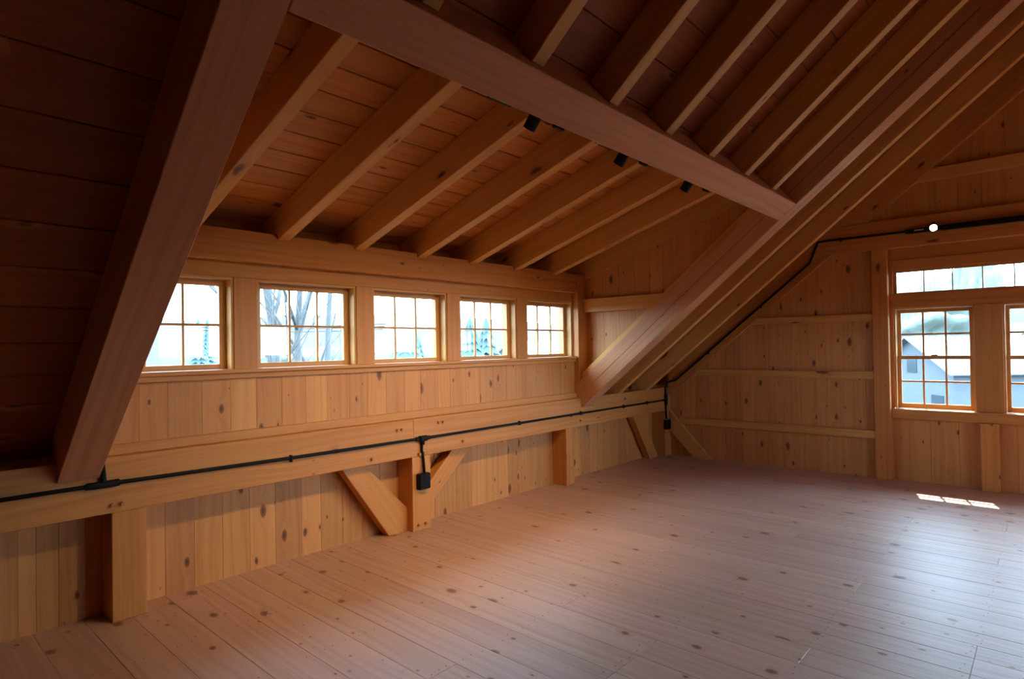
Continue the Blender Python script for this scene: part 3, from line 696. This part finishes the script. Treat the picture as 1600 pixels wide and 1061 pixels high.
def conifer(loc, h, rad, label, seed, group='evergreen trees outside the dormer'):
    r = random.Random(seed); root = empty('evergreen_tree', loc, label=label, cat='tree', group=group)
    bm = bmesh.new(); tube_bm(bm, [Vector(loc) - Z * .1, Vector(loc) + Z * h * .9], .18, 7, .04); mesh_obj('trunk', bm, 'bark', root, loc=Vector(loc))
    bm = bmesh.new(); n = 11
    for k in range(n):
        f = k / n; zc = loc[2] + h * (.10 + .9 * f); R_ = rad * (1 - f) * r.uniform(.85, 1.1) + .12; hh = h / n * 1.9
        m_ = 16; top = bm.verts.new((loc[0], loc[1], min(zc + hh, loc[2] + h * 1.02)))
        ring = [bm.verts.new((loc[0] + R_ * (.72 + .42 * (j % 2) + r.uniform(-.1, .1)) * math.cos(2 * math.pi * j / m_), loc[1] + R_ * (.72 + .42 * (j % 2)) * math.sin(2 * math.pi * j / m_), zc - (.25 * hh if j % 2 else 0))) for j in range(m_)]
        for j in range(m_): bm.faces.new((ring[j - 1], ring[j], top))
        bm.faces.new(ring[::-1])
    mesh_obj('foliage', bm, 'fir_leaf', root, loc=Vector(loc)); return root
def bush(loc, rx, rz, label, seed, mat='leaf', cat='bush', name='bush', group=None):
    r = random.Random(seed); bm = bmesh.new(); bmesh.ops.create_icosphere(bm, subdivisions=5, radius=1)
    ph = [Vector((r.uniform(2, 9), r.uniform(2, 9), r.uniform(2, 9))) for _ in range(5)]
    for v in bm.verts:
        d = 1 + .09 * math.sin(v.co.x * 11 + ph[0].x) * math.sin(v.co.y * 12 + v.co.z * 9 + ph[1].y) + sum(.07 * math.sin(v.co.dot(p) * 1.6 + i) for i, p in enumerate(ph)) + .05 * math.sin(v.co.x * 31 + v.co.z * 17) * math.sin(v.co.y * 29 - v.co.z * 23) + r.uniform(-.03, .03)
        v.co = Vector((v.co.x * rx * d, v.co.y * rx * d, rz * (1 + v.co.z * d)))
    o = mesh_obj(name, bm, mat, smooth=True, label=label, cat=cat, group=group); o.location = loc; return o
def at(px, py, dist):
    d = FW + RT * (px - 800) / 939.04 + UP * (530.5 - py) / 939.04
    return CP + d * dist
def gat(px, dist): p = at(px, 530, dist); return (p.x, p.y, GZ)
conifer(gat(634, 55), 8.0, 2.6, 'evergreen standing alone outside the middle dormer window', 1)
conifer(gat(652, 60), 6.3, 2.4, 'small evergreen behind the pale fields', 2)
conifer(gat(735, 45), 7.2, 2.6, 'tall dark evergreen outside the fourth dormer window', 3)
conifer(gat(760, 54), 7.6, 2.2, 'evergreen behind a pale leafing bush', 4)
conifer(gat(310, 150), 13.5, 2.6, 'distant evergreen on the fields outside the half hidden window', 5)
conifer(gat(324, 170), 14.6, 2.6, 'distant slim evergreen beside another on the fields', 6)
bush(gat(268, 60), 2.3, 1.3, 'round dark bush outside the half hidden window', 7, 'fir_leaf')
bush(gat(748, 30), 1.1, 1.5, 'pale leafing bush in front of the evergreens', 8)
bush(gat(775, 37), 1.3, 1.9, 'taller pale leafing bush beside the evergreens', 9)
bush(gat(512, 70), 3.5, 2.4, 'wide pale bush behind the bare tree', 10)
bush(gat(415, 75), 4.0, 2.4, 'broad bush beyond the power lines', 11)
bush(gat(548, 40), 1.4, 2.6, 'leafy shrub at the edge of the bare tree window', 12)
def house(loc, rz, L, W, H_, rise, label, wall='house', roof='roofm', rib=0, cat='house', wins=()):
    root = empty('shed' if cat == 'shed' else 'house', loc, label=label, cat=cat); root.rotation_euler = (0, 0, rz)
    bpy.context.view_layer.update()
    def child(nm, bm, mat):
        o = mesh_obj(nm, bm, mat); o.parent = root; return o
    bm = bmesh.new()
    a = [bm.verts.new(p) for p in ((-L / 2, -W / 2, 0), (L / 2, -W / 2, 0), (L / 2, W / 2, 0), (-L / 2, W / 2, 0), (-L / 2, -W / 2, H_), (L / 2, -W / 2, H_), (L / 2, W / 2, H_), (-L / 2, W / 2, H_), (-L / 2, 0, H_ + rise), (L / 2, 0, H_ + rise))]
    for f in ((0, 1, 5, 4), (2, 3, 7, 6), (3, 0, 4, 8, 7), (1, 2, 6, 9, 5), (3, 2, 1, 0)): bm.faces.new([a[i] for i in f])
    child('walls', bm, wall)
    for sg in (-1, 1):
        bm = bmesh.new(); ov = .4; e = Vector((0, sg * (W / 2 + ov), H_ - rise * ov / (W / 2))); t_ = Vector((0, 0, H_ + rise))
        nrm = Vector((0, sg * rise, W / 2)).normalized() * .08
        pr_ = [Vector((-L / 2 - ov, e.y, e.z)), Vector((L / 2 + ov, e.y, e.z)), Vector((L / 2 + ov, 0, t_.z)), Vector((-L / 2 - ov, 0, t_.z))]
        lo = [bm.verts.new(p) for p in pr_]; hi = [bm.verts.new(p + nrm) for p in pr_]
        bm.faces.new(lo); bm.faces.new(hi)
        for i in range(4): bm.faces.new((lo[i - 1], lo[i], hi[i], hi[i - 1]))
        rf_ = child('roof', bm, roof)
        if rib:
            bm = bmesh.new(); x_ = -L / 2 - ov
            while x_ < L / 2 + ov:
                tube_bm(bm, [Vector((x_, e.y, e.z)) + nrm, Vector((x_, 0, t_.z)) + nrm], .035, 4); x_ += rib
            o = mesh_obj('roof_rib', bm, roof); o.parent = rf_; o['kind'] = 'stuff'
    for (fx, fz, ww, hh, side) in wins:
        bm = bmesh.new(); bmesh.ops.create_cube(bm, size=1)
        for v in bm.verts:
            v.co = Vector((-L / 2 + (v.co.x * .06), fx + v.co.y * ww, fz + v.co.z * hh)) if side == 'end' else Vector((fx + v.co.x * ww, -W / 2 + v.co.y * .06, fz + v.co.z * hh))
        child('window', bm, 'darkglass')
    return root
ap = Vector(gat(1424, 34)); dv_ = Vector((.62, -.785, 0)); p = ap + dv_ * 7.
house(p, math.atan2(dv_.y, dv_.x), 14, 7.0, 3.3, 1.75, 'grey shed with a ribbed pale metal roof outside the gable window', rib=.5, cat='shed', wins=((0, 3.6, .9, 1.0, 'end'), (-2.2, 1.3, 1.0, 1.4, 'end'), (2.0, 1.2, 1.6, 2.0, 'end')))
p = gat(1590, 60); house(p, .3, 12, 8, 3.4, 3.0, 'darker house beyond the second gable window', rib=.6, cat='house', wins=((0, 2, 1, 1.2, 'end'),))
p = gat(858, 60); house(p, .1, 12, 7, 3.2, 2.2, 'pale house outside the last dormer window', wall='white', cat='house', wins=((-2, 1.6, 1, 1.2, 'side'), (2, 1.6, 1, 1.2, 'side')))
p = gat(268, 38); house(p, 1.3, 7, 5, 1.6, 1.3, 'small white gabled shed outside the half hidden window', wall='white', cat='shed', wins=((0, 1.2, .8, .8, 'end'),))
# clipped hedge rows in the field
for i in range(9):
    a = Vector(gat(583 + i * 14, 40)); 
    bush((a.x, a.y, GZ), .2, .5, 'low clipped hedge mound in the row outside the middle window', 40 + i, 'leaf', 'hedge', 'hedge_mound', 'hedge mounds in a row')
bush(gat(1412, 60), 5.5, 5.2, 'leafing tree crown behind the ribbed shed roof', 60, 'leaf', 'tree', 'leafing_tree')
bush(gat(1478, 95), 6.0, 6.2, 'broad leafing tree crown farther behind the shed', 61, 'leaf', 'tree', 'leafing_tree')
bush(gat(1528, 70), 2.6, 7.6, 'round treetop seen through the transom window', 62, 'leaf', 'tree', 'leafing_tree')
# power lines
pl = empty('power_line', (5, 40, GZ), label='thin power lines crossing behind the bare tree', cat='power line')
for dz in (0, .5, .9):
    a, b = at(100, 503 - dz * 9, 50), at(640, 512 - dz * 9, 60)
    tube('wire', [a.lerp(b, t / 12) - Z * (.6 * (1 - (t / 6 - 1) ** 2)) for t in range(13)], .03, 'black', pl, 5)
for px in (60, 700):
    a = at(px, 505, 50 if px < 300 else 61); bm = bmesh.new(); tube_bm(bm, [(a.x, a.y, GZ), (a.x, a.y, a.z + .6)], .14, 8, .1); mesh_obj('pole', bm, 'bark', pl)
